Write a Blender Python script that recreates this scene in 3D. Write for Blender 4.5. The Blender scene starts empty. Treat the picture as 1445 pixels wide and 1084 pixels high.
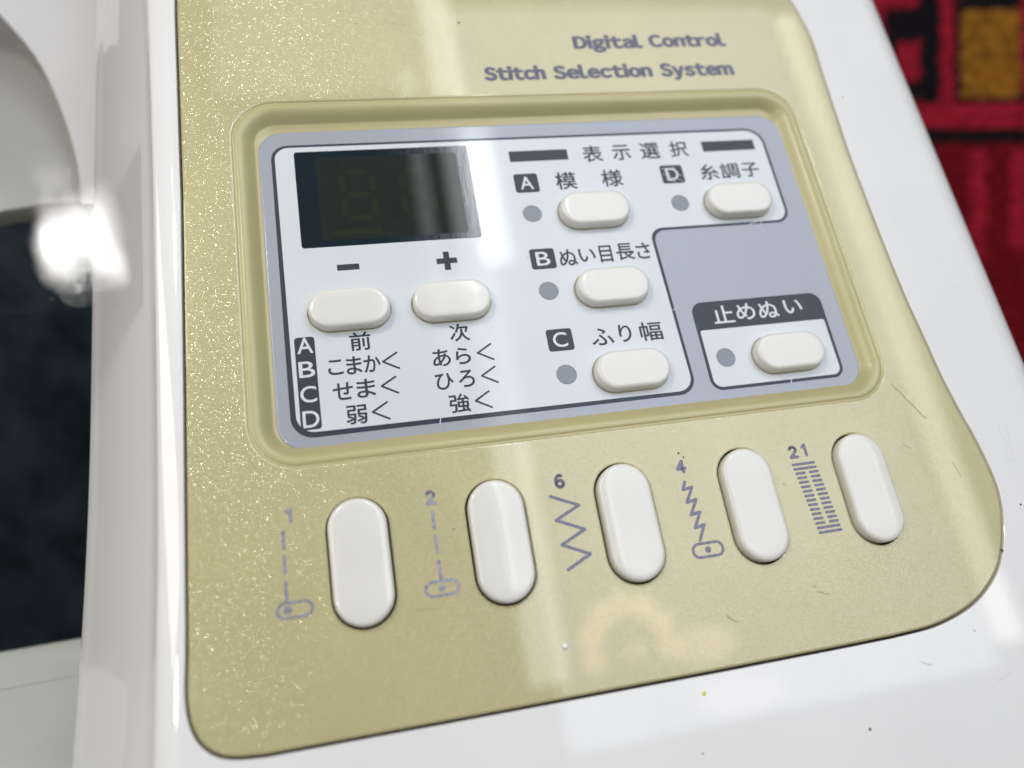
import bpy, bmesh, math, random
from mathutils import Matrix, Vector
from mathutils.geometry import tessellate_polygon
random.seed(7)
sc = bpy.context.scene
col = sc.collection
MM = 0.001
CAM_H = 0.300                       # camera height above the floor, metres

# ---------------------------------------------------------------- camera
cd = bpy.data.cameras.new('camera')
cam = bpy.data.objects.new('camera', cd); col.objects.link(cam)
cam.location = (0, 0, CAM_H)
cd.sensor_width = 36.0; cd.lens = 26.77
cd.clip_start = 0.005; cd.clip_end = 20
cd.dof.use_dof = True; cd.dof.focus_distance = 0.1055; cd.dof.aperture_fstop = 10.3
sc.camera = cam

# the machine's panel frame: x right, y up the panel, z out of it; millimetres, origin at the display plate's corner
R = Matrix(((0.974196, -0.165722, 0.153229), (0.103381, 0.931118, 0.349758), (-0.200637, -0.324892, 0.924224)))
T = Vector((-37.9401, 37.2398, -113.0814)) * MM + Vector((0, 0, CAM_H))
PANEL = Matrix.Translation(T) @ R.to_4x4()
PINV = PANEL.inverted()

# ---------------------------------------------------------------- world and lamps
world = bpy.data.worlds.new('World'); sc.world = world; world.use_nodes = True
bg = world.node_tree.nodes['Background']
bg.inputs[0].default_value = (0.97, 0.97, 1.0, 1); bg.inputs[1].default_value = 0.22

def area(name, cx, cy, cz, w, h, rad, color, shape='RECTANGLE', aim=None):
    """area lamp given in the panel frame (mm); rad = radiance"""
    l = bpy.data.lights.new(name, 'AREA'); l.shape = shape; l.size = w * MM; l.size_y = h * MM
    a = w * h * MM * MM * (math.pi / 4 if shape in ('DISK', 'ELLIPSE') else 1)
    l.energy = rad * math.pi * a; l.color = color
    o = bpy.data.objects.new(name, l); col.objects.link(o)
    p = PANEL @ (Vector((cx, cy, cz)) * MM)
    if aim is None:
        o.matrix_world = Matrix.Translation(p) @ R.to_4x4()
    else:
        d = (PANEL @ (Vector(aim) * MM)) - p
        o.matrix_world = Matrix.Translation(p) @ d.to_track_quat('-Z', 'Y').to_matrix().to_4x4()
    return o
area('window_lamp', 470, 330, 800, 550, 1050, 2.7, (0.78, 0.87, 1.0))
area('window_edge_lamp', 186, 380, 790, 46, 1000, 4.2, (0.97, 0.97, 1.0))
area('window_bright_lamp', 212, 520, 785, 40, 230, 15.0, (0.90, 0.96, 1.0))
area('window_gap_lamp', 128, 480, 790, 18, 500, 2.2, (0.90, 0.96, 1.0))
area('window_side_lamp', 765, 330, 790, 44, 1000, 4.8, (1.0, 0.96, 0.88))
area('edge_streak_lamp', -690, 330, 800, 240, 760, 5, (1.0, 0.95, 0.80), aim=(0, -30, 0))  # added strip, placed to lay a bright streak down the pillar edge
area('warm_veil_lamp', 30, 930, 800, 330, 460, 1.5, (1.0, 0.93, 0.80))  # added for the warm veil over the top of the gold
area('button_glint_lamp', -201, -66, 340, 34, 34, 62, (1.0, 0.98, 0.95), 'DISK')  # added for highlights on the buttons and glints in the flakes
area('warm_reflection_lamp', 398, -168, 780, 110, 40, 1.6, (1.0, 0.78, 0.72), 'ELLIPSE')  # warm lamps here and below are added for their peach reflections
area('warm_reflection_lamp', 286, -102, 780, 34, 26, 2.2, (1.0, 0.62, 0.36), 'ELLIPSE')
for x, y, s in ((-173.5, 254, 5), (-168, 257, 4), (-163.5, 259, 5), (-158.5, 263, 4)):
    area('small_bulb_lamp', x, y, 350, s, s, 45, (1, 1, 1), 'DISK')
for i in range(7):                                                  # added arc of warm discs, mirrored in the gloss as a peach swirl
    a = math.radians(190 - 33 * i); area('warm_reflection_lamp', 282 + 46 * math.cos(a), -96 + 46 * math.sin(a), 780, 30, 30, 4.5, (1.0, 0.62, 0.36), 'DISK')
area('warm_reflection_lamp', 368, -108, 780, 80, 40, 3.5, (1.0, 0.66, 0.42), 'ELLIPSE')
for dx, dy, s in ((-14, -4, 25), (2, 12, 26), (14, -8, 24), (-6, -18, 22), (18, 14, 18), (-16, 14, 16)):
    area('bulb_lamp', -150 + dx, 205 + dy, 350, s, s, 72, (1.0, 0.98, 0.95), 'DISK')

sc.view_settings.view_transform = 'Standard'; sc.view_settings.look = 'None'
sc.view_settings.exposure = -0.07; sc.view_settings.gamma = 1
sc.cycles.use_denoising = True
sc.cycles.max_bounces = 8; sc.cycles.sample_clamp_indirect = 6; sc.cycles.blur_glossy = 0.0

# ---------------------------------------------------------------- materials
def mat(name, base, rough=0.4, metal=0.0, coat=0.0, crough=0.04, noise=0.0, nscale=300, bump=0.0, bscale=3000,
        specks=0.0, flakes=0.0, scratches=0.0, spec=0.5, sss=0.0, mottled=None):
    m = bpy.data.materials.new(name); m.use_nodes = True
    nt = m.node_tree; N = nt.nodes; L = nt.links
    b = N['Principled BSDF']
    b.inputs['Roughness'].default_value = rough; b.inputs['Metallic'].default_value = metal
    b.inputs['Coat Weight'].default_value = coat; b.inputs['Coat Roughness'].default_value = crough
    b.inputs['Specular IOR Level'].default_value = spec
    if sss: b.inputs['Subsurface Weight'].default_value = sss; b.inputs['Subsurface Radius'].default_value = (.001, .0008, .0006); b.inputs['Subsurface Scale'].default_value = 1
    tc = N.new('ShaderNodeTexCoord')
    c = N.new('ShaderNodeRGB'); c.outputs[0].default_value = (*base, 1); out = c.outputs[0]
    if noise:
        n = N.new('ShaderNodeTexNoise'); n.inputs['Scale'].default_value = nscale; n.inputs['Detail'].default_value = 5
        L.new(tc.outputs['Object'], n.inputs['Vector'])
        mr = N.new('ShaderNodeMapRange'); mr.inputs['From Min'].default_value = .3; mr.inputs['From Max'].default_value = .7
        mr.inputs['To Min'].default_value = 1 - noise; mr.inputs['To Max'].default_value = 1 + noise
        L.new(n.outputs[0], mr.inputs[0])
        mx = N.new('ShaderNodeVectorMath'); mx.operation = 'SCALE'
        L.new(out, mx.inputs[0]); L.new(mr.outputs[0], mx.inputs['Scale']); out = mx.outputs[0]
    if mottled:
        n = N.new('ShaderNodeTexNoise'); n.inputs['Scale'].default_value = 45; n.inputs['Detail'].default_value = 3
        L.new(tc.outputs['Object'], n.inputs['Vector'])
        cr = N.new('ShaderNodeMapRange'); cr.inputs['From Min'].default_value = .42; cr.inputs['From Max'].default_value = .62; cr.clamp = True
        L.new(n.outputs[0], cr.inputs[0])
        mx = N.new('ShaderNodeMix'); mx.data_type = 'RGBA'; mx.inputs[7].default_value = (*mottled, 1)
        L.new(cr.outputs[0], mx.inputs[0]); L.new(out, mx.inputs[6]); out = mx.outputs[2]
    if specks:                                                      # sparse dust and dirt specks
        v = N.new('ShaderNodeTexVoronoi'); v.inputs['Scale'].default_value = 240
        L.new(tc.outputs['Object'], v.inputs['Vector'])
        nn = N.new('ShaderNodeSeparateColor'); L.new(v.outputs['Color'], nn.inputs[0])
        mul = N.new('ShaderNodeMath'); mul.operation = 'POWER'; mul.inputs[1].default_value = 4; L.new(nn.outputs[0], mul.inputs[0])
        rad = N.new('ShaderNodeMath'); rad.operation = 'MULTIPLY'; rad.inputs[1].default_value = 0.06; L.new(mul.outputs[0], rad.inputs[0])
        lt = N.new('ShaderNodeMath'); lt.operation = 'LESS_THAN'; L.new(v.outputs['Distance'], lt.inputs[0]); L.new(rad.outputs[0], lt.inputs[1])
        k = N.new('ShaderNodeMath'); k.operation = 'MULTIPLY'; k.inputs[1].default_value = specks; L.new(lt.outputs[0], k.inputs[0])
        mx = N.new('ShaderNodeMix'); mx.data_type = 'RGBA'; mx.inputs[7].default_value = (.10, .08, .05, 1)
        L.new(k.outputs[0], mx.inputs[0]); L.new(out, mx.inputs[6]); out = mx.outputs[2]
    L.new(out, b.inputs['Base Color'])
    if coat >= .9 and crough < .1:                                  # finger smudges: the gloss is uneven
        n = N.new('ShaderNodeTexNoise'); n.inputs['Scale'].default_value = 38; n.inputs['Detail'].default_value = 6; n.inputs['Roughness'].default_value = .65
        L.new(tc.outputs['Object'], n.inputs['Vector'])
        mr = N.new('ShaderNodeMapRange'); mr.inputs['From Min'].default_value = .4; mr.inputs['From Max'].default_value = .7
        mr.inputs['To Min'].default_value = crough * .5; mr.inputs['To Max'].default_value = crough * 1.7
        L.new(n.outputs[0], mr.inputs[0]); L.new(mr.outputs[0], b.inputs['Coat Roughness'])
    nrm = None
    if bump:
        n = N.new('ShaderNodeTexNoise'); n.inputs['Scale'].default_value = bscale; n.inputs['Detail'].default_value = 4
        L.new(tc.outputs['Object'], n.inputs['Vector'])
        bp = N.new('ShaderNodeBump'); bp.inputs['Strength'].default_value = bump; bp.inputs['Distance'].default_value = 0.00004
        L.new(n.outputs[0], bp.inputs['Height']); nrm = bp.outputs[0]
    if flakes:                                                      # metal flakes in the paint: every cell leans its own way
        v = N.new('ShaderNodeTexVoronoi'); v.inputs['Scale'].default_value = 10500
        L.new(tc.outputs['Object'], v.inputs['Vector'])
        s = N.new('ShaderNodeVectorMath'); s.operation = 'SUBTRACT'; s.inputs[1].default_value = (.5, .5, .5); L.new(v.outputs['Color'], s.inputs[0])
        k = N.new('ShaderNodeVectorMath'); k.operation = 'SCALE'; k.inputs['Scale'].default_value = flakes; L.new(s.outputs[0], k.inputs[0])
        g = N.new('ShaderNodeNewGeometry'); a = N.new('ShaderNodeVectorMath'); a.operation = 'ADD'
        L.new(g.outputs['Normal'], a.inputs[0]); L.new(k.outputs[0], a.inputs[1])
        nz = N.new('ShaderNodeVectorMath'); nz.operation = 'NORMALIZE'; L.new(a.outputs[0], nz.inputs[0])
        gl = N.new('ShaderNodeBsdfGlossy'); gl.inputs['Roughness'].default_value = 0.14
        gl.inputs['Color'].default_value = (.90, .86, .68, 1)
        L.new(nz.outputs[0], gl.inputs['Normal'])
        ms = N.new('ShaderNodeMixShader')
        # only some of the cells hold a bright flake
        sp = N.new('ShaderNodeSeparateColor'); L.new(v.outputs['Color'], sp.inputs[0])
        mr = N.new('ShaderNodeMapRange'); mr.inputs['From Min'].default_value = .25; mr.inputs['From Max'].default_value = 1
        mr.inputs['To Min'].default_value = .02; mr.inputs['To Max'].default_value = .085
        L.new(sp.outputs[2], mr.inputs[0]); L.new(mr.outputs[0], ms.inputs[0])
        L.new(b.outputs[0], ms.inputs[1]); L.new(gl.outputs[0], ms.inputs[2])
        L.new(ms.outputs[0], N['Material Output'].inputs[0])
    if scratches:
        w = N.new('ShaderNodeTexNoise'); w.inputs['Scale'].default_value = 1.0; w.inputs['Detail'].default_value = 2
        mp = N.new('ShaderNodeMapping'); mp.inputs['Scale'].default_value = (9000, 90, 90); mp.inputs['Rotation'].default_value = (0, 0, 1.3)
        L.new(tc.outputs['Object'], mp.inputs[0]); L.new(mp.outputs[0], w.inputs['Vector'])
        bp = N.new('ShaderNodeBump'); bp.inputs['Strength'].default_value = scratches; bp.inputs['Distance'].default_value = 0.00003
        L.new(w.outputs[0], bp.inputs['Height'])
        if nrm: L.new(nrm, bp.inputs['Normal'])
        nrm = bp.outputs[0]
    if nrm:
        L.new(nrm, b.inputs['Normal'])
        if scratches: L.new(nrm, b.inputs['Coat Normal'])
    return m

M = {}
M['white'] = mat('glossy white plastic', (.84, .83, .82), .38, coat=1.0, crough=.03, noise=.02, nscale=60, specks=.35, bump=.6, bscale=240)
M['gold'] = mat('champagne gold flake paint', (.505, .45, .225), .42, metal=.1, coat=1.0, crough=.025, noise=.05, nscale=55, specks=.5, flakes=.46)
M['gold_rim'] = mat('satin champagne gold paint', (.505, .45, .225), .45, metal=.1, coat=.35, crough=.22, noise=.05, nscale=55, bump=.15, bscale=3000)
M['groove'] = mat('dark gap', (.02, .018, .015), .8)
M['silver'] = mat('silver painted plate', (.345, .36, .415), .42, metal=.15, coat=.5, crough=.08, noise=.03, nscale=2500, bump=.2, bscale=5000, specks=.4)
M['white_ink'] = mat('pale printed field', (.68, .71, .74), .45, coat=.6, crough=.06, noise=.015, nscale=80, specks=.25)
M['navy'] = mat('dark navy ink', (.010, .022, .040), .55, coat=.25, crough=.06, noise=.15, nscale=1500)
M['grey_lens'] = mat('grey lamp window', (.17, .195, .235), .4, coat=.8, crough=.06, noise=.06, nscale=1500)
M['purple_ink'] = mat('purple grey metallic ink', (.105, .10, .15), .5, metal=.15, coat=.3, crough=.08, noise=.35, nscale=2500)
M['sheen_ink'] = mat('purple grey ink with painted sheen', (.30, .31, .36), .4, metal=.4, coat=.5, crough=.08, noise=.35, nscale=2500)  # left marks: same ink, its sparkle sheen painted in as a paler colour
M['button'] = mat('ivory button plastic', (.80, .785, .73), .30, coat=.6, crough=.08, noise=.02, nscale=120, specks=.3, sss=.15)
M['glass'] = mat('dark display window', (.007, .017, .026), .12, coat=1, crough=.02, scratches=.12, spec=0)
M['lcd'] = mat('dark liquid crystal', (.018, .024, .020), .2, coat=.9, crough=.03, noise=.08, nscale=400, spec=0)
M['segment'] = mat('faint display segment', (.023, .031, .018), .25, coat=.9, crough=.03, spec=0)
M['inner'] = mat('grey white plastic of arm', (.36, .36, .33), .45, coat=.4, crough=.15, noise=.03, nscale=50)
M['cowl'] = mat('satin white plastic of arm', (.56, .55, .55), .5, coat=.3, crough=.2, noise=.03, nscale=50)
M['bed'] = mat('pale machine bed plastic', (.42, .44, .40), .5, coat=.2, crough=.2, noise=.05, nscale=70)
M['cloth'] = mat('dark blue black cloth', (.006, .012, .018), .95, noise=.5, nscale=160, bump=1, bscale=900, mottled=(.016, .028, .036), spec=.2)
M['red'] = mat('crimson carpet pile', (.13, .0025, .006), .95, noise=.35, nscale=260, spec=.15)
M['bright_red'] = mat('light red carpet pile', (.27, .008, .022), .95, noise=.3, nscale=260, spec=.15)
M['black_pile'] = mat('black carpet pile', (.006, .004, .006), .95, noise=.4, nscale=260, spec=.15)
M['gold_pile'] = mat('ochre carpet pile', (.24, .098, .010), .95, noise=.35, nscale=260, spec=.15)

def clear_plastic():
    m = bpy.data.materials.new('clear glossy plastic'); m.use_nodes = True
    N = m.node_tree.nodes; L = m.node_tree.links; N.clear()
    o = N.new('ShaderNodeOutputMaterial'); mx = N.new('ShaderNodeMixShader'); t = N.new('ShaderNodeBsdfTransparent'); g = N.new('ShaderNodeBsdfGlossy')
    g.inputs['Roughness'].default_value = 0.025; t.inputs['Color'].default_value = (1, 1, 1, 1)
    f = N.new('ShaderNodeFresnel'); f.inputs[0].default_value = 1.38
    tc = N.new('ShaderNodeTexCoord'); n = N.new('ShaderNodeTexNoise'); n.inputs['Scale'].default_value = 110; n.inputs['Detail'].default_value = 1.5
    bp = N.new('ShaderNodeBump'); bp.inputs['Strength'].default_value = .5; bp.inputs['Distance'].default_value = .00005
    L.new(tc.outputs['Object'], n.inputs['Vector']); L.new(n.outputs[0], bp.inputs['Height'])
    v = N.new('ShaderNodeTexNoise'); v.inputs['Scale'].default_value = 1; mp = N.new('ShaderNodeMapping'); mp.inputs['Scale'].default_value = (500, 7000, 500)
    L.new(tc.outputs['Object'], mp.inputs[0]); L.new(mp.outputs[0], v.inputs['Vector'])
    b2 = N.new('ShaderNodeBump'); b2.inputs['Strength'].default_value = .12; b2.inputs['Distance'].default_value = .00003
    L.new(v.outputs[0], b2.inputs['Height']); L.new(bp.outputs[0], b2.inputs['Normal'])
    L.new(b2.outputs[0], g.inputs['Normal'])
    L.new(f.outputs[0], mx.inputs[0]); L.new(t.outputs[0], mx.inputs[1]); L.new(g.outputs[0], mx.inputs[2]); L.new(mx.outputs[0], o.inputs[0])
    return m
M['clear'] = clear_plastic()

# ---------------------------------------------------------------- mesh helpers (millimetres)
class MB:
    def __init__(s): s.v = []; s.f = []; s.flat = set()
    def loop(s, pts, z=None):
        i = len(s.v)
        for p in pts: s.v.append((p[0], p[1], z if z is not None else p[2]))
        return list(range(i, i + len(pts)))
    def bridge(s, a, b, flip=False, closed=True):
        n = len(a)
        for i in range(n if closed else n - 1):
            j = (i + 1) % n
            q = (a[i], a[j], b[j], b[i])
            s.f.append(q[::-1] if flip else q)
    def fill(s, outer, holes=()):
        """flat cap facing +z from index loops, with holes"""
        idx = [list(outer)] + [list(h) for h in holes]
        flat = [i for l in idx for i in l]
        k0 = len(s.v); s.v += [s.v[i] for i in flat]; flat = list(range(k0, len(s.v)))   # its own corners: the cap stays flat
        for t in tessellate_polygon([[Vector(s.v[i]) for i in l] for l in idx]):
            a, b, c = (flat[k] for k in t)
            A, B, C = (Vector(s.v[k]) for k in (a, b, c))
            n = (B - A).cross(C - A)
            if n.length < 1e-9: continue
            s.flat.add(len(s.f)); s.f.append((a, b, c) if n.z > 0 else (c, b, a))
    def loft(s, loops, flip=False):
        """loops = list of (pts, z); side walls between successive loops"""
        ids = [s.loop(p, z) for p, z in loops]
        for a, b in zip(ids, ids[1:]): s.bridge(a, b, flip)
        return ids
    def build(s, name, m, parent=None, smooth=False, angle=35, loc=None, world=False):
        me = bpy.data.meshes.new(name)
        me.from_pydata([(x * MM, y * MM, z * MM) for x, y, z in s.v], [], s.f)
        me.materials.append(m); me.update()
        if smooth:
            for p in me.polygons: p.use_smooth = p.index not in s.flat
            me.set_sharp_from_angle(angle=math.radians(angle))
        o = bpy.data.objects.new(name, me); col.objects.link(o)
        if parent: o.parent = parent
        if loc: o.location = Vector(loc) * MM
        return o

def rrect(x0, y0, x1, y1, r, inset=0.0, n=10):
    """rounded rectangle, counter-clockwise; r one radius or four (bl, br, tr, tl)"""
    rr = (r,) * 4 if not isinstance(r, (tuple, list)) else r
    x0 += inset; y0 += inset; x1 -= inset; y1 -= inset
    out = []
    for (cx, cy, a0, q) in ((x0, y0, 180, 0), (x1, y0, 270, 1), (x1, y1, 0, 2), (x0, y1, 90, 3)):
        rad = max(rr[q] - inset, 0.05)
        ox = cx + (rad if q in (0, 3) else -rad); oy = cy + (rad if q in (0, 1) else -rad)
        for k in range(n + 1):
            a = math.radians(a0 + 90 * k / n); out.append((ox + rad * math.cos(a), oy + rad * math.sin(a)))
    return out
def rpoly(pts, radii, n=8):
    """polygon with filleted corners"""
    out = []; N_ = len(pts)
    for i, p in enumerate(pts):
        P = Vector(p); a = (Vector(pts[i - 1]) - P).normalized(); b = (Vector(pts[(i + 1) % N_]) - P).normalized()
        th = a.angle(b); r = radii[i]; d = r / math.tan(th / 2)
        c = P + (a + b).normalized() * (r / math.sin(th / 2))
        s = P + a * d - c; e = P + b * d - c
        ang = s.angle_signed(e) * -1
        for k in range(n + 1):
            t = ang * k / n
            out.append((c.x + s.x * math.cos(t) - s.y * math.sin(t), c.y + s.x * math.sin(t) + s.y * math.cos(t)))
    return out
def stadium(cx, cy, w, h, inset=0.0, n=16):
    w -= 2 * inset; h -= 2 * inset; out = []
    if w >= h:
        r = h / 2; d = w / 2 - r
        for s, a0 in ((1, -90), (-1, 90)):
            for k in range(n + 1):
                a = math.radians(a0 + 180 * k / n); out.append((cx + s * d + r * math.cos(a), cy + r * math.sin(a)))
    else:
        r = w / 2; d = h / 2 - r
        for s, a0 in ((1, 0), (-1, 180)):
            for k in range(n + 1):
                a = math.radians(a0 + 180 * k / n); out.append((cx + r * math.cos(a), cy + s * d + r * math.sin(a)))
    return out
def circle(cx, cy, r, n=28): return [(cx + r * math.cos(2 * math.pi * k / n), cy + r * math.sin(2 * math.pi * k / n)) for k in range(n)]
def offset(pts, d):
    """move a counter-clockwise closed outline outwards by d"""
    out = []; n = len(pts)
    for i in range(n):
        a = Vector(pts[i - 1]); b = Vector(pts[(i + 1) % n]); t = b - a
        if t.length < 1e-6: t = Vector((1, 0))
        t.normalize(); out.append((pts[i][0] + t.y * d, pts[i][1] - t.x * d))
    return out
def dedupe(pts, e=0.02):
    out = []
    for p in pts:
        if not out or (Vector(p) - Vector(out[-1])).length > e: out.append(p)
    if (Vector(out[0]) - Vector(out[-1])).length < e: out.pop()
    return out
def spline(pts, n=6):
    """open Catmull-Rom curve through pts"""
    P = [Vector(p) for p in pts]; P = [2 * P[0] - P[1]] + P + [2 * P[-1] - P[-2]]; out = []
    for i in range(1, len(P) - 2):
        for k in range(n):
            t = k / n; a, b, c, d = P[i - 1:i + 3]
            q = 0.5 * ((2 * b) + (c - a) * t + (2 * a - 5 * b + 4 * c - d) * t * t + (3 * b - a - 3 * c + d) * t ** 3)
            out.append((q.x, q.y))
    out.append((P[-2].x, P[-2].y)); return out

def tag(o, label=None, cat=None, group=None, kind=None):
    if label: o['label'] = label
    if cat: o['category'] = cat
    if group: o['group'] = group
    if kind: o['kind'] = kind
    return o

# ---------------------------------------------------------------- the sewing machine
machine = bpy.data.objects.new('sewing_machine', None); col.objects.link(machine)
machine.empty_display_size = .03; machine.matrix_world = PANEL
tag(machine, 'white sewing machine with champagne gold control panel, display plate and ivory buttons', 'sewing machine')

G = 1.5                                                             # height of the gold panel over the display plate
gold_outline = dedupe([(-10.1, 62), (-10.35, 20), (-10.25, -12), (-10.6, -41), (-11.05, -68)]
    + spline([(-11.15, -72), (-11.3, -77.2), (-10.6, -80.5), (-9.1, -82.5), (-6.9, -83.55), (-3.5, -83.95)], 12)
    + [(22, -84.15), (50, -84.3), (68, -84.3)]
    + spline([(75.5, -84.25), (81.8, -83.9), (87.3, -82.6), (91.4, -80.55), (94.9, -77.4), (97.5, -72.6), (98.75, -68.2), (98.7, -64.2),
              (98.2, -60), (97.35, -55.5), (96.6, -50), (96.1, -43.5), (95.45, -35.5), (95.05, -22), (94.95, -10), (95.2, -2), (95.6, 8),
              (95.9, 15), (95.0, 22), (92.6, 32), (88, 42), (80, 52), (66, 62)], 14))
V_BUT = [(8.88, -64.7), (26.2, -64.7), (43.4, -64.75), (61.0, -64.85), (78.55, -64.85)]     # upright buttons below the plate
H_BUT = [(10.75, -30.35), (25.0, -30.35), (48.95, -16.95), (48.95, -30.2), (48.95, -43.5), (73.15, -16.8), (73.75, -43.3)]
VW, VH, HW, HH = 7.7, 15.85, 11.5, 6.15

# body shell: front face with an opening for the gold panel, rolled edges, side walls down to the floor
def floor_pt(x, y, z, wz=0.0):
    """the point of the floor (world height wz) straight below a panel point, back in the panel frame"""
    w = PANEL @ (Vector((x, y, z)) * MM); w.z = wz; q = PINV @ w
    return tuple(v / MM for v in q)
mb = MB()
hole = offset(gold_outline, 0.32)
XR = 115.3
def left_edge(y):   # the slightly bowed line where the front face turns into the left flank
    u = (y + 30) / 55.0
    return -14.35 - 0.55 * u * u - (0.35 if y < -60 else 0) * min(1, (-60 - y) / 20)
ys = [70 - 200 * k / 50 for k in range(51)]
lft = [(-11.02 - .3 - .12, y) for y in ys]
rgt = [(XR - 6, y) for y in ys][::-1]
lft = [(min(-10.95, left_edge(y) + 3.1), y) for y in ys]
outer = mb.loop(lft + rgt, G)
lip = mb.loop(hole, G - .06); top_hole = mb.loop(offset(hole, .07), G); low = mb.loop(offset(hole, -.02), G - 2.2)
mb.fill(outer, [top_hole]); mb.bridge(top_hole, lip); mb.bridge(lip, low)
# left flank: a rolled edge, then a long slope, then a rounded turn
prof = [(3.1, 0), (2.85, -.015), (2.6, -.045), (2.3, -.09), (1.9, -.16), (1.5, -.24), (1.1, -.33), (.75, -.42), (.45, -.52), (.22, -.66), (.05, -.86), (-.06, -1.1)]
def flank(y):
    e = left_edge(y); xs = [min(e + a, lft[ys.index(y)][0]) for a, _ in prof]; zs = [G + b for _, b in prof]
    xe = -27.3 - (0.00 if y > -35 else 0.00068 * (-35 - y) ** 2); ze = -14.2
    x0, z0 = xs[-1], zs[-1]
    for k in range(1, 13):
        t = k / 12; xs.append(x0 + (xe + 1.6 - x0) * t); zs.append(z0 + (ze + 1.3 - z0) * t + 0.55 * math.sin(math.pi * t))
    for a, b in ((-1.0, -1.05), (-1.45, -1.9), (-1.6, -3.0), (-1.6, -9)):
        xs.append(xe + 1.6 + a); zs.append(ze + 1.3 + b)
    return [(x, y, z) for x, z in zip(xs, zs)]
rows = []
for y in ys:
    pts = flank(y); pts.append(floor_pt(*pts[-1])); rows.append(mb.loop(pts))
for a, b in zip(rows, rows[1:]): mb.bridge(a, b, closed=False)
rows = []
for y in ys:
    pts = [(XR - 6, y, G)]
    for k in range(1, 13):
        a = math.radians(90 * k / 12); pts.append((XR - 6 + 6 * math.sin(a), y, G - 6 * (1 - math.cos(a)) * 1.0))
    pts.append(floor_pt(XR + .3, y, -22)); rows.append(mb.loop(pts))
for a, b in zip(rows, rows[1:]): mb.bridge(a, b, closed=False, flip=True)
for y, fl in ((ys[0], True), (ys[-1], False)):                     # end walls follow the whole section
    pts = flank(y); sec = [floor_pt(*pts[-1])] + pts[::-1] + [(XR - 6 + 6 * math.sin(math.radians(7.5 * k)), y, G - 6 * (1 - math.cos(math.radians(7.5 * k)))) for k in range(13)] + [floor_pt(XR + .3, y, -22)]
    k = mb.loop(sec); mb.flat.add(len(mb.f)); mb.f.append(tuple(k if fl else k[::-1]))
body = mb.build('body_shell', M['white'], machine, smooth=True, angle=30)

# dark bottom of the gap round the gold panel
g = MB(); a = g.loop(offset(gold_outline, 0.6), G - 1.9); b = g.loop(offset(gold_outline, -1.2), G - 1.9); g.bridge(a, b)
g.build('panel_gap', M['groove'], machine)

# gold panel with recess for the plate and slots for the five upright buttons
g = MB()
o0 = g.loop(offset(gold_outline, -0.3), G + .02); o1 = g.loop(offset(gold_outline, -.08), G - .06); o2 = g.loop(gold_outline, G - .3); o3 = g.loop(offset(gold_outline, -.02), G - 2)
g.bridge(o1, o0); g.bridge(o2, o1); g.bridge(o3, o2)
CR = (-3.45, -52.15, 87.95, 4.35)
rec = [(-.25, .02), (0, 0), (.14, -.16), (.30, -.20), (.44, -.10), (.62, -.02), (.95, -.02), (1.3, -.10), (1.75, -.34), (2.2, -.72), (2.6, -1.12), (2.9, -1.45), (3.1, -1.62), (5.5, -1.75)]
ids = [g.loop(rrect(*CR, 6.3, d, n=14), G + z) for d, z in rec[:3]]
for a, b in zip(ids, ids[1:]): g.bridge(a, b)
rim = MB(); ir = [rim.loop(rrect(*CR, 6.3, d, n=14), G + z) for d, z in rec[2:]]
for a, b in zip(ir, ir[1:]): rim.bridge(a, b)
rim.fill(ir[-1])
slots = []
for cx, cy in V_BUT:
    l = [g.loop(stadium(cx, cy, VW, VH, i), G + z) for i, z in ((-.22, .02), (-.06, -.03), (0, -.2), (0, -.4))]
    for a, b in zip(l, l[1:]): g.bridge(a, b)
    slots.append(l[0])
g.fill(o0, [ids[0]] + slots)
gold = g.build('gold_panel', M['gold'], machine, smooth=True, angle=50)
rim.build('recess_rim', M['gold_rim'], gold, smooth=True, angle=60)
gg = MB()
for cx, cy in V_BUT:
    a = gg.loop(stadium(cx, cy, VW, VH, -.01), G - .36); b = gg.loop(stadium(cx, cy, VW, VH, -.01), G - 1.55); gg.bridge(a, b); gg.fill(b)
gg.build('slot_floor', M['groove'], machine)

# display plate
PL = (0.0, -49.45, 85.0, 0.0)
bh = [stadium(cx, cy, HW, HH) for cx, cy in H_BUT]
main_out = rpoly([(1.75, -47.95), (58.2, -47.85), (57.72, -20.95), (81.55, -20.95), (81.45, -2.62), (1.8, -2.45)], [3.0, 2.6, 1.9, 2.4, 3.2, 2.4])
main_in = rpoly([(2.5, -47.2), (57.75, -47.3), (57.2, -20.5), (81.1, -20.5), (81.0, -3.05), (2.3, -2.85)], [2.4, 2.2, 2.1, 2.0, 2.8, 2.0])
stop_out = rrect(60.55, -47.85, 82.1, -33.75, 1.8); stop_in = rrect(61.05, -47.35, 81.6, -38.3, (1.3, 1.3, .35, .35))
g = MB()
lo = [g.loop(rrect(*PL, 3.6, i), z) for i, z in ((0, -1.2), (0, -.12), (.1, -.02), (.28, 0))]
for a, b in zip(lo, lo[1:]): g.bridge(a, b)
hl = []
for p in bh:
    a = g.loop(p, 0); b = g.loop(p, -.3); g.bridge(a, b); hl.append(a)
g.fill(lo[-1], hl)
plate = g.build('display_plate', M['silver'], machine, smooth=True, angle=50)
g = MB()
for cx, cy in H_BUT:
    a = g.loop(stadium(cx, cy, HW, HH, -.01), -.28); b = g.loop(stadium(cx, cy, HW, HH, -.01), -1.3); g.bridge(a, b); g.fill(b)
g.build('button_well', M['groove'], machine)

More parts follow.
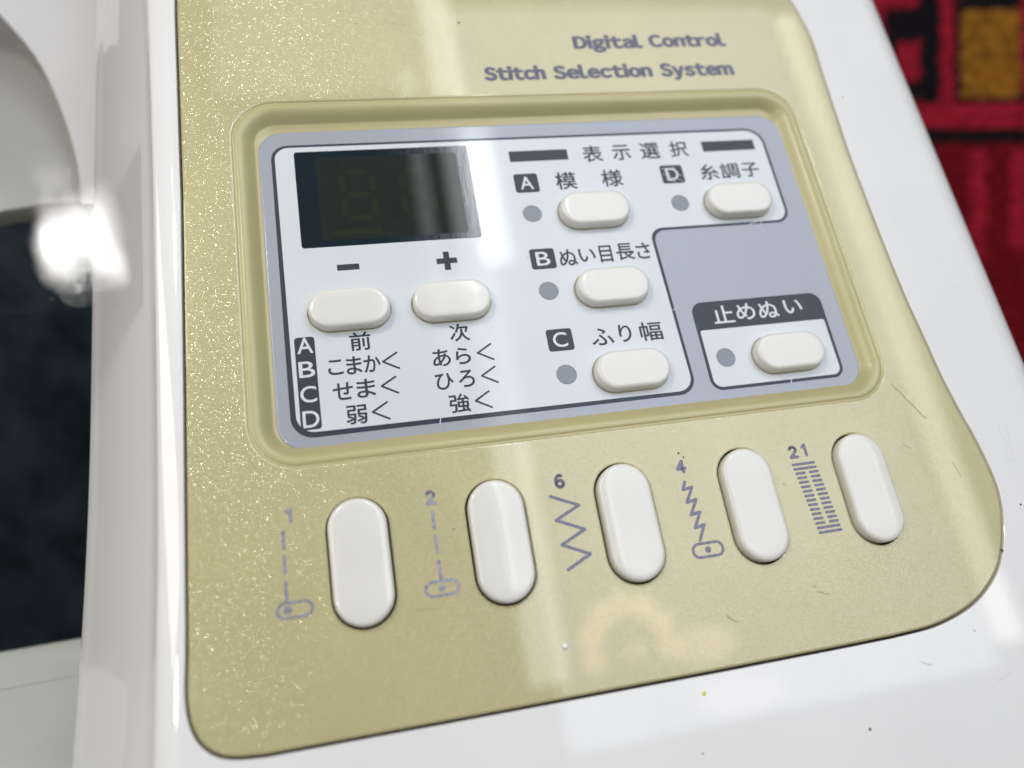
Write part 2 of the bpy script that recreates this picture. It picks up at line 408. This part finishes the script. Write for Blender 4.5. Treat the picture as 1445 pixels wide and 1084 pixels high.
def sheet(name, m, polys, z, parent=plate, holes=()):
    g = MB()
    for p in polys: g.fill(g.loop(p, z), [g.loop(h, z) for h in holes])
    return g.build(name, m, parent)
g = MB(); h_main = [stadium(cx, cy, HW, HH, -.01) for cx, cy in H_BUT[:6]]
g.fill(g.loop(main_out, .012), [g.loop(h, .012) for h in [main_in]]); g.build('printed_outline', M['navy'], plate)
sheet('printed_field', M['white_ink'], [offset(main_in, .03)], .010, holes=h_main)
g = MB(); g.fill(g.loop(stop_out, .012), [g.loop(stop_in, .012)]); g.build('printed_outline', M['navy'], plate)
sheet('printed_field', M['white_ink'], [offset(stop_in, .03)], .010, holes=[stadium(*H_BUT[6], HW, HH, -.01)])

# buttons
def button_mesh(w, h, hb, name, clear, dome=.05):
    g = MB()
    pr = [(0, -1.4), (0, hb - .62), (.03, hb - .42), (.11, hb - .24), (.25, hb - .11), (.44, hb - .035), (.70, hb), (1.2, hb + dome * .4), (1.8, hb + dome * .75), (min(w, h) / 2 - .7, hb + dome)]
    l = [g.loop(stadium(0, 0, w - 2 * clear, h - 2 * clear, i, n=20), z) for i, z in pr]
    for a, b in zip(l, l[1:]): g.bridge(a, b)
    g.fill(l[-1])
    return g
hbm = button_mesh(HW, HH, 1.75, 'plate_button', .20)
first = None
H_LAB = ['minus button, wide ivory pill under the display window', 'plus button, wide ivory pill right of the minus button',
         'pattern select button beside the letter A', 'stitch length button beside the letter B', 'stitch width button beside the letter C',
         'thread tension button beside the letter D', 'lock stitch button in its own outlined box']
for i, (cx, cy) in enumerate(H_BUT):
    if first is None: first = hbm.build('plate_button', M['button'], machine, smooth=True, angle=60); o = first
    else: o = first.copy(); col.objects.link(o); o.parent = machine
    o.location = Vector((cx, cy, 0)) * MM; o['label'] = H_LAB[i]
vbm = button_mesh(VW, VH, 1.25, 'stitch_button', .24, dome=.10)
first = None
V_LAB = ['upright stitch button nearest the left, beside stitch 1', 'upright stitch button beside stitch 2', 'upright stitch button beside zigzag 6',
         'upright stitch button beside stretch stitch 4', 'upright stitch button farthest right, beside buttonhole 21']
for i, (cx, cy) in enumerate(V_BUT):
    if first is None: first = vbm.build('stitch_button', M['button'], machine, smooth=True, angle=60); o = first
    else: o = first.copy(); col.objects.link(o); o.parent = machine
    o.location = Vector((cx, cy, G)) * MM; o['label'] = V_LAB[i]

# indicator windows
lens = None
for cx, cy in ((39.3, -16.6), (39.4, -29.75), (39.52, -42.95), (63.5, -16.28), (63.93, -42.9)):
    if lens is None:
        g = MB(); a = g.loop(circle(0, 0, 1.48), .018); b = g.loop(circle(0, 0, 1.4), .045); g.bridge(a, b); g.fill(b)
        lens = g.build('indicator_lamp', M['grey_lens'], machine); o = lens
    else: o = lens.copy(); col.objects.link(o); o.parent = machine
    o.location = Vector((cx, cy, 0)) * MM

# display window with its liquid crystal and the ghost of two digits
g = MB(); a = g.loop(rrect(5.05, -20.05, 30.95, -3.7, .45), .012); b = g.loop(rrect(5.05, -20.05, 30.95, -3.7, .45, .06), .05); g.bridge(a, b); g.fill(b)
win = g.build('display_window', M['glass'], machine)
sheet('liquid_crystal', M['lcd'], [rrect(8.0, -19.1, 29.2, -4.9, .5)], .056, parent=win)
g = MB()
def seg7(cx, cy, w, h, t, z):
    for (x0, y0, x1, y1) in ((-w, h, w, h), (-w, 0, w, 0), (-w, -h, w, -h), (-w, 0, -w, h), (w, 0, w, h), (-w, -h, -w, 0), (w, -h, w, 0)):
        if y0 == y1: p = [(cx + x0 + t, cy + y0 - t / 2), (cx + x1 - t, cy + y0 - t / 2), (cx + x1 - t * .6, cy + y0), (cx + x1 - t, cy + y0 + t / 2), (cx + x0 + t, cy + y0 + t / 2), (cx + x0 + t * .6, cy + y0)]
        else: p = [(cx + x0 - t / 2, cy + y0 + t), (cx + x0, cy + y0 + t * .6), (cx + x0 + t / 2, cy + y0 + t), (cx + x0 + t / 2, cy + y1 - t), (cx + x0, cy + y1 - t * .6), (cx + x0 - t / 2, cy + y1 - t)]
        g.fill(g.loop(p, z))
seg7(13.8, -11.6, 2.2, 4.0, .9, .060); seg7(22.6, -11.6, 2.2, 4.0, .9, .060)
g.fill(g.loop(rrect(9.6, -18.3, 16.6, -17.4, .2), .060))
g.build('display_digits', M['segment'], win)

# ---------------------------------------------------------------- lettering
def glyph_mesh(body, weight):
    cu = bpy.data.curves.new('lettering_curve', 'FONT'); cu.body = body; cu.size = 1; cu.offset = weight; cu.resolution_u = 6
    o = bpy.data.objects.new('lettering_curve', cu); col.objects.link(o); bpy.context.view_layer.update()
    me = bpy.data.meshes.new_from_object(o.evaluated_get(bpy.context.evaluated_depsgraph_get()))
    vs = [tuple(v.co) for v in me.vertices]; fs = [tuple(p.vertices) for p in me.polygons]
    bpy.data.objects.remove(o); bpy.data.curves.remove(cu); bpy.data.meshes.remove(me)
    return vs, fs
def put(g, body, cx, cy, w, h, z, weight=0.0, rot=0.0):
    """set text so that its outline fills the box of centre (cx, cy), width w (or None) and height h (or None)"""
    vs, fs = glyph_mesh(body, weight)
    x0 = min(v[0] for v in vs); x1 = max(v[0] for v in vs); y0 = min(v[1] for v in vs); y1 = max(v[1] for v in vs)
    sx = w / (x1 - x0) if w else None; sy = h / (y1 - y0) if h else sx
    if sx is None: sx = sy
    k = len(g.v)
    for v in vs: g.v.append((cx + (v[0] - (x0 + x1) / 2) * sx, cy + (v[1] - (y0 + y1) / 2) * sy, z))
    for f in fs:
        f = [k + i for i in f]
        A, B, C = (Vector(g.v[i]) for i in f[:3])
        g.f.append(tuple(f) if (B - A).cross(C - A).z > 0 else tuple(f[::-1]))
def stroke(g, pts, t, z, closed=False, cap=True):
    """round-ended pen stroke: every segment a quad, every point a small disc (each a hair above the last)"""
    n = len(pts); segs = list(zip(pts, pts[1:])) + ([(pts[-1], pts[0])] if closed else [])
    for k, (a, b) in enumerate(segs):
        a = Vector(a); b = Vector(b); d = (b - a).normalized() * t / 2; q = Vector((-d.y, d.x)); zz = z + .0012 * (k % 2)
        g.f.append(tuple(g.loop([tuple(a - q), tuple(b - q), tuple(b + q), tuple(a + q)], zz)))
    if cap:
        for p in pts: g.fill(g.loop(circle(p[0], p[1], t / 2, 10), z + .0024))
def word(name_chars, m, z, parent, weight=.004):
    g = MB()
    for ch, x, y, w, h in name_chars: put(g, ch, x, y, w, h, z, weight)
    return g.build('lettering', m, parent)
ZP = .030
def ku(g, x, y, w=2.1, h=2.35, t=.27):
    stroke(g, [(x + w / 2 - .1, y + h / 2), (x - w / 2, y), (x + w / 2, y - h / 2)], t, ZP)
K = 3.05                                                            # size of the printed characters, mm
def line(chars, m=M['navy'], k=K, z=ZP, kus=(), wt=.004):
    g = MB()
    for c in chars:
        for q, (dx, dy) in enumerate(((-.035, 0), (.035, 0), (0, .03), (0, -.03))):     # a little extra weight, counters kept open
            put(g, c[0], c[1] + dx, c[2] + dy, (c[3] if len(c) > 3 else k) - .07, (c[4] if len(c) > 4 else k * .97) - .06, z + .0006 * q, wt)
    for x, y in kus: ku(g, x, y)
    return g.build('lettering', m, plate)
line([('前', 11.7, -35.0, 2.85, 2.75)]); line([('次', 25.4, -35.05, 2.8, 2.7)])
line([('こ', 8.1, -38.5, 2.0, 2.2), ('ま', 10.55, -38.45, 2.1, 2.6), ('か', 12.95, -38.45, 2.3, 2.5)], kus=[(15.45, -38.35)])
line([('せ', 8.75, -42.0, 2.65, 2.5), ('ま', 11.8, -41.9, 2.5, 2.65)], kus=[(14.9, -41.85)])
line([('弱', 10.2, -45.45, 2.75, 2.65)], kus=[(13.35, -45.35)])
line([('あ', 22.4, -38.6, 2.5, 2.6), ('ら', 25.4, -38.6, 2.1, 2.5)], kus=[(28.55, -38.4)])
line([('ひ', 22.35, -42.1, 2.5, 2.4), ('ろ', 25.4, -42.0, 2.2, 2.5)], kus=[(28.6, -41.85)])
line([('強', 23.95, -45.45, 2.85, 2.7)], kus=[(27.2, -45.35)])
line([('表', 51.0, -6.3, 3.3, 3.1), ('示', 55.85, -6.3, 3.1, 2.9), ('選', 60.75, -6.2, 3.3, 3.1), ('択', 65.8, -6.1, 3.2, 3.0)])
line([('模', 45.7, -11.05, 3.4, 3.15), ('様', 53.25, -11.0, 3.5, 3.15)])
line([('糸', 69.9, -10.8, 3.3, 3.0), ('調', 73.6, -10.75, 3.3, 3.0), ('子', 77.3, -10.75, 3.1, 2.7)])
line([('ぬ', 43.4, -24.5, 2.75, 2.8), ('い', 46.4, -24.35, 2.6, 2.2), ('目', 49.35, -24.35, 2.0, 2.9), ('長', 52.45, -24.2, 2.9, 2.9), ('さ', 55.4, -24.25, 2.3, 2.8)])
line([('ふ', 45.9, -37.75, 3.4, 2.7), ('り', 49.45, -37.55, 1.9, 2.8), ('幅', 53.45, -37.6, 3.5, 3.0)])
line([('止', 65.4, -36.0, 3.4, 2.9), ('め', 69.1, -35.9, 3.1, 2.7), ('ぬ', 72.9, -35.9, 3.3, 2.8), ('い', 77.1, -35.75, 3.0, 2.3)], m=M['white_ink'])
def block(x0, y0, x1, y1, r=.02): return rrect(x0, y0, x1, y1, r, n=4)
g = MB(); g.fill(g.loop(block(37.45, -7.15, 46.9, -5.2), ZP)); g.build('printed_bar', M['navy'], plate)
g = MB(); g.fill(g.loop(block(70.0, -6.85, 79.35, -4.9), ZP)); g.build('printed_bar', M['navy'], plate)
g = MB(); g.fill(g.loop(block(9.63, -23.95, 12.72, -23.02), ZP)); g.build('minus_sign', M['navy'], plate)
g = MB(); x, y, a, t = 25.23, -23.6, 1.5, .44
g.fill(g.loop([(x - a, y - t), (x - t, y - t), (x - t, y - a), (x + t, y - a), (x + t, y - t), (x + a, y - t), (x + a, y + t), (x + t, y + t), (x + t, y + a), (x - t, y + a), (x - t, y + t), (x - a, y + t)], ZP))
g.build('plus_sign', M['navy'], plate)
def letter_box(x0, y0, x1, y1, letters, r):
    s = sheet('letter_block', M['navy'], [rrect(x0, y0, x1, y1, r, n=6)], ZP)
    g = MB()
    for ch, x, y in letters: put(g, ch, x, y, 2.1, 2.3, ZP + .016, .008)
    g.build('lettering', M['white_ink'], plate)
letter_box(3.0, -46.85, 5.65, -33.7, [('A', 4.35, -34.95), ('B', 4.35, -38.4), ('C', 4.3, -41.95), ('D', 4.36, -45.4)], .45)
for ch, x, y in (('A', 39.35, -11.1), ('B', 39.5, -24.4), ('C', 39.6, -37.6), ('D', 63.5, -10.85)):
    letter_box(x - 1.9, y - 1.72, x + 1.9, y + 1.68, [(ch, x, y)], .42)

# small wear: scratches across the D block and beside the thread tension button, nicks on the outline
def scratch(parent, m, lines, t, z):
    g = MB()
    for l in lines: stroke(g, l, t, z, cap=False)
    return g.build('scratch', m, parent)
for m_, l, t in ((M['white_ink'], [(62.0, -9.6), (62.9, -10.5), (63.1, -11.9)], .09), (M['white_ink'], [(63.9, -9.4), (64.6, -11.0), (65.1, -11.3)], .08),
                 (M['white_ink'], [(62.3, -11.9), (63.8, -12.3)], .09), (M['white_ink'], [(64.2, -11.8), (65.0, -12.3)], .08), (M['white_ink'], [(61.9, -10.6), (62.6, -11.2)], .07),
                 (M['white_ink'], [(74.1, -20.9), (75.6, -20.6), (76.3, -20.0)], .10), (M['white_ink'], [(75.9, -21.3), (76.6, -20.3)], .10), (M['white_ink'], [(57.6, -34.6), (58.3, -34.3)], .10),
                 (M['white_ink'], [(20.9, -48.1), (21.1, -47.2)], .12), (M['white_ink'], [(73.0, -48.0), (73.2, -47.3)], .12)):
    scratch(plate, m_, [l], t, ZP + .022)

def wiggle(a, b, n=7, w=.15):
    A, B = Vector(a), Vector(b); q = Vector((-(B - A).y, (B - A).x)).normalized()
    return [tuple(A.lerp(B, k / n) + q * random.uniform(-w, w)) for k in range(n + 1)]
M['icon_ink'] = mat('lilac grey icon ink', (.165, .16, .23), .5, metal=.15, coat=.4, noise=.3, nscale=2500)
SC_G = mat('dull scuff on gold paint', (.39, .355, .19), .7); SC_W = mat('grey scuff on white plastic', (.70, .70, .68), .6); SC_D = mat('dark dirt', (.12, .10, .08), .9)
for l, t in ((wiggle((87.9, -50.2), (91.6, -56.2)), .16), (wiggle((86.3, -59.5), (87.6, -60.3), 4, .05), .10), (wiggle((53.5, -78.1), (54.6, -79.3), 4, .1), .14),
             (wiggle((66.6, -77.2), (68.4, -77.9), 5, .12), .12), (wiggle((14.6, -71.3), (17.6, -71.6), 5, .1), .10), (wiggle((93.2, -63.0), (93.9, -65.3), 4, .1), .10),
             (wiggle((-3.4, -50.3), (-1.2, -53.5), 5, .1), .08), (wiggle((20.5, 19.5), (24.5, 18.8), 5, .1), .08)):
    scratch(gold, SC_G, [l], t, G + .03)
for c, rx, ry in (((103.6, -59.6), .8, 1.6), ((103.1, -62.9), .6, 1.3)):       # faint dried drop rings
    scratch(body, SC_W, [[(c[0] + rx * math.cos(a / 9 * 2 * math.pi) * random.uniform(.85, 1.1), c[1] + ry * math.sin(a / 9 * 2 * math.pi)) for a in range(10)]], .09, G + .012)
for l, t in ((wiggle((78.0, -88.0), (79.6, -88.5), 4, .2), .20), (wiggle((98.5, -20.0), (99.2, -23.5), 5, .1), .07), (wiggle((104.0, -36.0), (106.5, -35.4), 5, .1), .07),
             (wiggle((22.0, -92.5), (27.0, -93.6), 6, .12), .07), (wiggle((101.0, 4.0), (102.4, 0.5), 5, .1), .06), (wiggle((88.2, -92.2), (90.5, -91.2), 5, .15), .12)):
    scratch(body, SC_W, [l], t, G + .012)
for x, y, q, par in ((52.4, -56.5, .16, gold), (52.95, -57.15, .13, gold), (33.0, 19.2, .2, gold), (62.4, -68.9, .14, gold), (95.9, -76.1, .22, gold), (68.4, -94.3, .2, body), (101.6, -70.4, .16, body), (97.9, 2.0, .13, body), (103.2, -77.0, .15, body), (46.2, -93.0, .12, body)):
    d = MB(); a = d.loop(circle(x, y, q, 7), G + .03); b = d.loop(circle(x + .02, y, q * .6, 7), G + .03 + q * .5); d.bridge(a, b); d.fill(b); d.build('dirt_speck', SC_D, par)
d = MB(); lp = [(circle(31.97, -78.4, .42 * math.cos(t), 12), G + .02 + .32 * math.sin(t)) for t in (0, .5, 1.0, 1.4)]; i_ = d.loft(lp); d.fill(i_[-1])
d.build('dust_bead', mat('white glint bead', (.9, .9, .88), .25, coat=1), gold, smooth=True)  # glint on a dust speck, its brightness painted as white
d = MB(); lp = [(circle(48.1, -86.6, .28 * math.cos(t), 10), G + .02 + .1 * math.sin(t)) for t in (0, .6, 1.2)]; i_ = d.loft(lp); d.fill(i_[-1])
d.build('dust_bead', mat('yellow speck', (.75, .70, .05), .5), body, smooth=True)

# lettering and stitch marks on the gold panel
ZG = G + .04
def bold(text, cx, cy, w, h, d=.21, gap=.10):
    """heavy humanist word: every letter laid out by its own width (full-width forms), then doubled a few times to gain weight"""
    gl = []; x = 0
    for ch in text:
        vs, fs = glyph_mesh(chr(ord(ch) - 33 + 0xFF01), .012)
        a = min(v[0] for v in vs); b = max(v[0] for v in vs)
        gl.append(([(v[0] - a + x, v[1]) for v in vs], fs)); x += b - a + gap
    allv = [v for vs, _ in gl for v in vs]
    x1 = max(v[0] for v in allv); y0 = min(v[1] for v in allv); y1 = max(v[1] for v in allv)
    sx = (w - 2 * d) / x1; sy = (h - 1.2 * d) / (y1 - y0)
    g = MB(); n = 0
    for dx, dy in ((0, 0), (-d, 0), (d, 0), (0, d * .6), (0, -d * .6), (-d * .7, d * .4), (d * .7, -d * .4), (d * .7, d * .4), (-d * .7, -d * .4)):
        for vs, fs in gl:
            k = len(g.v)
            for v in vs: g.v.append((cx + dx + (v[0] - x1 / 2) * sx, cy + dy + (v[1] - (y0 + y1) / 2) * sy, ZG + .0008 * n))
            for f in fs:
                f = [k + q for q in f]; A, B, C = (Vector(g.v[q]) for q in f[:3])
                g.f.append(tuple(f) if (B - A).cross(C - A).z > 0 else tuple(f[::-1]))
        n += 1
    return g.build('lettering', M['purple_ink'], gold)
bold('Digital', 57.75, 14.45, 12.3, 3.75); bold('Control', 72.15, 14.95, 14.2, 2.95)
bold('Stitch', 40.65, 8.72, 10.2, 2.95); bold('Selection', 55.6, 8.72, 17.2, 2.95); bold('System', 72.3, 8.3, 13.4, 3.6)
def arc(cx, cy, rx, ry, a0, a1, n=9): return [(cx + rx * math.cos(math.radians(a0 + (a1 - a0) * k / n)), cy + ry * math.sin(math.radians(a0 + (a1 - a0) * k / n))) for k in range(n + 1)]
NUM = {'1': [[(-.3, .45), (.08, .75), (.08, -.75)]],
       '2': [arc(0, .33, .45, .42, 165, -35) + [(-.48, -.72), (.52, -.72)]],
       '4': [[(.28, -.78), (.28, .75), (-.5, -.3), (.58, -.3)]],
       '6': [arc(.05, .0, .55, .8, 60, 180, 6) + arc(0, -.3, .48, .45, 180, 540, 14)]}
def numeral(items, t=.46, ink='icon_ink'):
    g = MB()
    for ch, cx, cy in items:
        for p in NUM[ch]: stroke(g, [(cx + x, cy + y) for x, y in p], t, ZG)
    return g.build('lettering', M[ink], gold)
numeral([('1', .95, -57.9)], ink='sheen_ink'); numeral([('2', 18.2, -58.05)], ink='sheen_ink'); numeral([('6', 35.2, -58.2)]); numeral([('4', 52.2, -58.4)])
numeral([('2', 69.1, -58.5), ('1', 70.95, -58.4)], .44)
def mark(strokes, ovals=(), dots=(), t=.42, ink='icon_ink'):
    g = MB()
    for s in strokes: stroke(g, s, t, ZG)
    for cx, cy, w, h in ovals:
        a = stadium(cx, cy, w, h, n=12); b = stadium(cx, cy, w, h, .36, n=12)
        i = g.loop(a, ZG + .005); j = g.loop(b, ZG + .005); g.bridge(i, j)
    for cx, cy, r in dots: g.fill(g.loop(circle(cx, cy, r, 18), ZG + .006))
    return g.build('stitch_symbol', M[ink], gold)
mark([[(.05, -59.8), (.02, -61.8)], [(0, -62.8), (-.03, -64.8)], [(-.03, -65.9), (-.06, -68.1)]], [(.8, -69.1, 4.4, 2.05)], [(-.03, -69.05, .52)], ink='sheen_ink')
mark([[(18.2, -59.95), (18.2, -61.95)], [(18.2, -63.0), (18.2, -64.95)], [(18.2, -66.05), (18.2, -68.2)]], [(18.2, -69.3, 4.4, 2.05)], [(18.2, -69.3, .42)], ink='sheen_ink')
mark([[(33.6, -60.0), (37.15, -61.62), (33.78, -63.15), (37.3, -64.8), (33.95, -66.35), (37.4, -67.98), (34.15, -69.5)]])
mark([[(52.27, -60.55), (51.75, -61.55), (53.1, -61.35), (51.87, -63.3), (53.25, -63.05), (52.03, -65.0), (53.35, -64.78), (52.15, -66.75), (53.5, -66.5), (52.4, -68.45)]], [(53.2, -69.75, 4.55, 2.1)], [(53.2, -69.75, .42)])
g = MB()                                                            # buttonhole: two rows of short bars between full-width bars
for k in range(16):
    y = -60.28 - .64 * k; x = 68.33 + .068 * k
    for a, b in (((0, 3.6),) if k < 2 or k > 13 else ((0.05, 1.6), (2.1, 3.65))):
        stroke(g, [(x + a + .18, y), (x + b - .18, y)], .38, ZG)
g.build('stitch_symbol', M['icon_ink'], gold)

# ---------------------------------------------------------------- throat of the machine: arm, recess, bed (left of the pillar)
g = MB()                                                            # arm cowl with its arched lower corner
arch = spline([(-62, 67), (-54, 60.5), (-49.6, 54.2), (-42.9, 43.6), (-38.3, 31.7), (-35.25, 19.6), (-34.1, 9.8)], 6)
top = arch[::-1] + [(-62, 110), (-24, 110), (-24, 9.8)]
top = [(x, y) for x, y in top]
i0 = g.loop(top, -30); i1 = g.loop(top, -34)
na = len(arch)
g.fill(i0)
c0 = i0[:na]
prev = c0
for d, z in ((.5, -30.3), (.9, -31), (1.1, -33), (1.1, -48)):
    nn = g.loop([(x + d * .8, y + d * .6) for x, y in arch[::-1]], z); g.bridge(prev, nn, closed=False, flip=False); prev = nn
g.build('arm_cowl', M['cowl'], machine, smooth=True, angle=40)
g = MB(); rows = []                                                 # hollow underside of the arm behind the arch
for k in range(15):
    t = k / 14; y = 15.4 + 70 * t
    rows.append(g.loop([(x, y + .05 * (x + 40) - 2.4 * (0 if k else 0), -38 - 14 * t * t - 26 * max(0, (-x - 40) / 60) ** 2 + .8) for x in (-110, -95, -80, -68, -58, -50, -44, -38, -30, -24)]))
for a, b in zip(rows, rows[1:]): g.bridge(a, b, closed=False)
e = g.loop([(x, 15.4 + .05 * (x + 40) - .5, -41 - 26 * max(0, (-x - 40) / 60) ** 2) for x in (-110, -95, -80, -68, -58, -50, -44, -38, -30, -24)])
e2 = g.loop([(x, 75, -95) for x in (-110, -95, -80, -68, -58, -50, -44, -38, -30, -24)])
g.bridge(e, rows[0], closed=False); g.bridge(e2, e, closed=False)
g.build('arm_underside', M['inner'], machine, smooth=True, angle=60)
g = MB()                                                            # machine bed, with a step along it
pr = [(-63.3, -53.0), (-63.7, -50.9), (-64.6, -50.2), (-69.6, -50.0), (-69.9, -49.3), (-70.5, -49.1), (-130, -49.0)]
def bed_row(x): return [(x, y + .02 * (x + 45), z) for y, z in pr]
A_ = [(-150, -92, -140), (-150, -72, -60)] + bed_row(-150); B_ = [(-27, -92, -140), (-27, -72, -60)] + bed_row(-27)
g.bridge(g.loop(A_), g.loop(B_), closed=False, flip=True)
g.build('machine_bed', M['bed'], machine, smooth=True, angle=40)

# ---------------------------------------------------------------- clear plastic reflection sheet beside the pillar, added to carry the bulb reflection
gd = bpy.data.objects.new('reflection_sheet', None); col.objects.link(gd); gd.matrix_world = PANEL @ Matrix.Translation(Vector((-30, -12, -1.6)) * MM)
tag(gd, 'added scratched clear plastic reflection sheet over the left opening reflecting a cluster of white bulbs', 'plastic reflection sheet')
g = MB(); nx, ny = 22, 22
X0, X1, Y0, Y1 = -26.0, 14.0, -14, 12.2
for j in range(ny + 1):
    for i in range(nx + 1):
        x = X0 + (X1 - X0) * i / nx; y = Y0 + (Y1 - Y0) * j / ny
        g.v.append((x, y, .04 * math.sin(x * .25 + 1) * math.cos(y * .2)))
for j in range(ny):
    for i in range(nx):
        a = j * (nx + 1) + i; g.f.append((a, a + 1, a + nx + 2, a + nx + 1))
s = g.build('clear_sheet', M['clear'], gd, smooth=True)
s.visible_shadow = True

# ---------------------------------------------------------------- dark cloth under the throat, carpet on the right
def grid_sheet(x0, y0, x1, y1, step, zf, fm, mats, name):
    nx = int((x1 - x0) / step); ny = int((y1 - y0) / step); vs = []; fs = []; mi = []
    for j in range(ny + 1):
        for i in range(nx + 1):
            x = x0 + i * step; y = y0 + j * step; vs.append((x * MM, y * MM, zf(x, y) * MM))
    for j in range(ny):
        for i in range(nx):
            a = j * (nx + 1) + i; fs.append((a, a + 1, a + nx + 2, a + nx + 1)); mi.append(fm(x0 + (i + .5) * step, y0 + (j + .5) * step))
    me = bpy.data.meshes.new(name); me.from_pydata(vs, [], fs)
    for m in mats: me.materials.append(m)
    me.polygons.foreach_set('material_index', mi); me.polygons.foreach_set('use_smooth', [True] * len(fs)); me.update()
    o = bpy.data.objects.new(name, me); col.objects.link(o); return o
k = 0.3 / 1074.6 * 1000                                             # mm on the floor per picture unit used for the pattern below
PAT = []
def patch(x0, y0, x1, y1, m): PAT.append(((x0 - 722.5) * k, (542 - y1) * k, (x1 - 722.5) * k, (542 - y0) * k, m))
patch(1180, -400, 1900, 205, 2); patch(1180, 147, 1900, 184, 1); patch(1180, -400, 1246, 147, 1)
patch(1243, -40, 1292, 14, 1); patch(1262, 62, 1294, 118, 1); patch(1323, -300, 1343, 160, 1)
patch(1352, 17, 1434, 141, 3); patch(1436, -10, 1470, 134, 1); patch(1300, -200, 1330, -30, 1); patch(1352, -170, 1434, -40, 3)
patch(1300, 205, 1312, 400, 0); patch(1366, 214, 1388, 365, 1); patch(1420, 214, 1446, 350, 1); patch(1480, 214, 1500, 380, 1)
patch(1310, 560, 1500, 600, 1)
def carpet_m(x, y):
    x += random.gauss(0, .45); y += random.gauss(0, .45); r = 0
    for a, b, c, d, m in PAT:
        if a <= x <= c and b <= y <= d: r = m
    return r
carpet = grid_sheet(60, -150, 300, 190, .95, lambda x, y: 1.9 + random.uniform(-1.2, 1.2), carpet_m, [M['red'], M['bright_red'], M['black_pile'], M['gold_pile']], 'carpet')
tag(carpet, kind='structure')
cloth = grid_sheet(-330, -190, 58, 190, 3.0, lambda x, y: 2.2 + 1.1 * math.sin(x * .11 + y * .05) + .8 * math.sin(y * .17 - x * .06) + random.uniform(-.2, .2), lambda x, y: 0, [M['cloth']], 'dark_cloth')
tag(cloth, 'dark blue black cloth lying on the floor behind the opening of the machine', 'cloth')
f = MB(); f.f.append(tuple(f.loop([(-3000, -3000, -1), (3000, -3000, -1), (3000, 3000, -1), (-3000, 3000, -1)])))
fl = f.build('floor', mat('brown floor boards', (.12, .09, .07), .5, noise=.2, nscale=30)); tag(fl, kind='structure')
